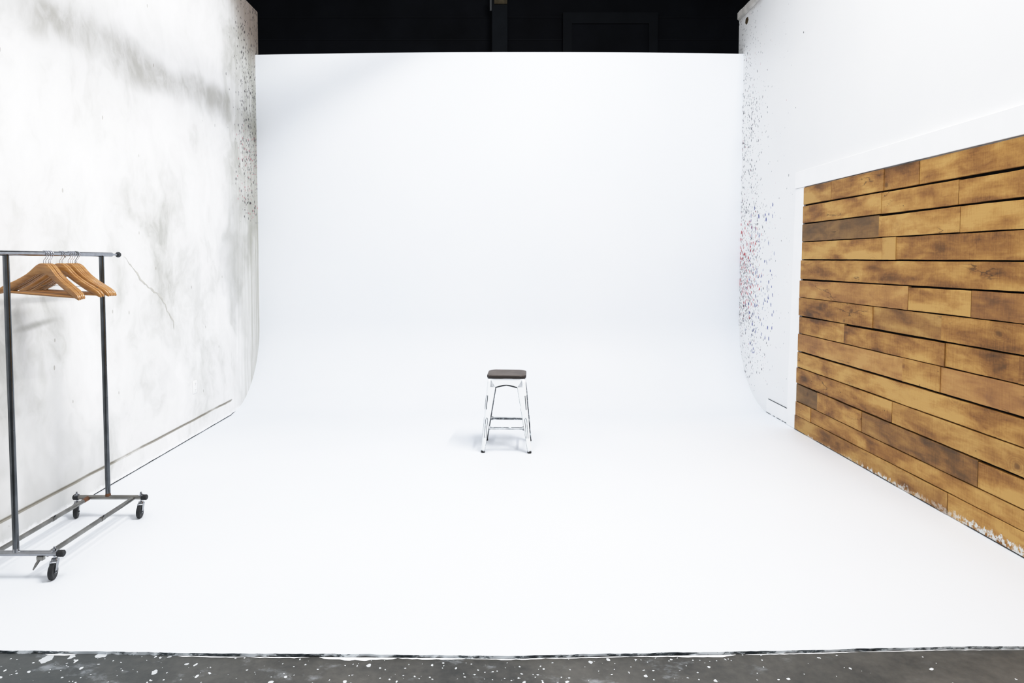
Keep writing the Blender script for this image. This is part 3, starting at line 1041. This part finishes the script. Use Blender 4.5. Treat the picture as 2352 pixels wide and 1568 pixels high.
HY = [(3.698, 'front', 'front cluster, nearest the camera', -2, 4.5),
      (3.716, 'front', 'front cluster, second from the camera', -3, 4.2),
      (3.738, 'front', 'front cluster, third from the camera', -5, 3.4),
      (3.753, 'front', 'front cluster, last before the gap', -5.5, 3.0),
      (3.833, 'wood', 'middle pair, the nearer one', 2, 3.0),
      (3.854, 'wire', 'middle pair, the farther one', 1.5, 2.2),
      (3.908, 'wood', 'rear cluster, first after the middle pair', 2, 2.6),
      (3.929, 'wood', 'rear cluster, second after the middle pair', 1, 2.2),
      (3.950, 'wood', 'rear cluster, third after the middle pair', 0, 2.4),
      (3.974, 'none', 'rear cluster, the one with a dark hook', -1.5, 2.4),
      (3.990, 'wood', 'rear cluster, farthest along the rail', -1, 2.6)]
used = set()
for y, k, where, rz, ry in HY:
    p = protos[k]
    if k in used:
        h = copy_tree(p)
    else:
        h = p; used.add(k)
    h.location = (RX, y, RZ)
    h.rotation_euler = (0, math.radians(ry), math.radians(rz))
    h['label'] = 'varnished wooden clothes hanger, ' + where
    h['category'] = 'hanger'
    h['group'] = 'wooden hangers on the garment rack rail'

# ------------------------------------------------------------ light
w = bpy.data.worlds.new('studio_light'); sc.world = w
w.use_nodes = True
bg = w.node_tree.nodes['Background']
bg.inputs[0].default_value = (.90, .95, 1, 1)
bg.inputs[1].default_value = .64

def area(name, loc, target, sx, sy, power, col=(1, 1, 1)):
    l = bpy.data.lights.new(name, 'AREA')
    l.shape = 'RECTANGLE'; l.size = sx; l.size_y = sy; l.energy = power; l.color = col
    o = bpy.data.objects.new(name, l); C.objects.link(o)
    o.location = loc
    o.rotation_euler = (Vector(target) - Vector(loc)).to_track_quat('-Z', 'Y').to_euler()
    return o
area('ceiling_softbox', (1.3, 3.6, 6.2), (-.6, 4.6, 0), 1.1, 1.1, 215, (1, .99, .985))
area('strip_light', (2.75, 3.3, 5.90), (-2.76, 3.9, 3.15), 3.4, .08, 310, (1, .99, .98))

area('right_wall_fill', (-1.2, 2.6, 6.3), (2.86, 4.2, 2.6), 1.6, 1.6, 130, (1, 1, 1))  # unseen fill lamp, added to brighten the right wall

# ------------------------------------------------------------ camera
F, PX, H = 1580., 1140., 1.6
th = math.atan(F / 32000.)
PY = 598 + F * math.tan(th)
cam = bpy.data.cameras.new('camera')
cam.sensor_width = 36
cam.lens = F / 2352 * 36
cam.shift_x = (1176 - PX) / 2352
cam.shift_y = -(784 - PY) / 2352
cam.clip_start = .05
co_ = bpy.data.objects.new('camera', cam); C.objects.link(co_)
co_.location = (0, 0, H)
co_.rotation_euler = (math.pi / 2 - th, 0, 0)
sc.camera = co_
sc.view_settings.view_transform = 'Standard'
sc.view_settings.look = 'None'
sc.view_settings.exposure = 0
# film-like shoulder so the bright room keeps its tone
vs = sc.view_settings
vs.use_curve_mapping = True
cm = vs.curve_mapping
cm.white_level = (1.6, 1.6, 1.6)
cm.clip_max_x = 1; cm.clip_max_y = 1
cv = cm.curves[3]
pts_ = [(0, 0), (.02, .022), (.10, .115), (.22, .285), (.40, .545), (.53, .715), (.68, .865), (.85, .958), (1, 1)]
cv.points[0].location = pts_[0]; cv.points[1].location = pts_[-1]
for p_ in pts_[1:-1]:
    cv.points.new(*p_)
cm.update()
sc.cycles.use_denoising = True
sc.cycles.max_bounces = 8
sc.cycles.diffuse_bounces = 5
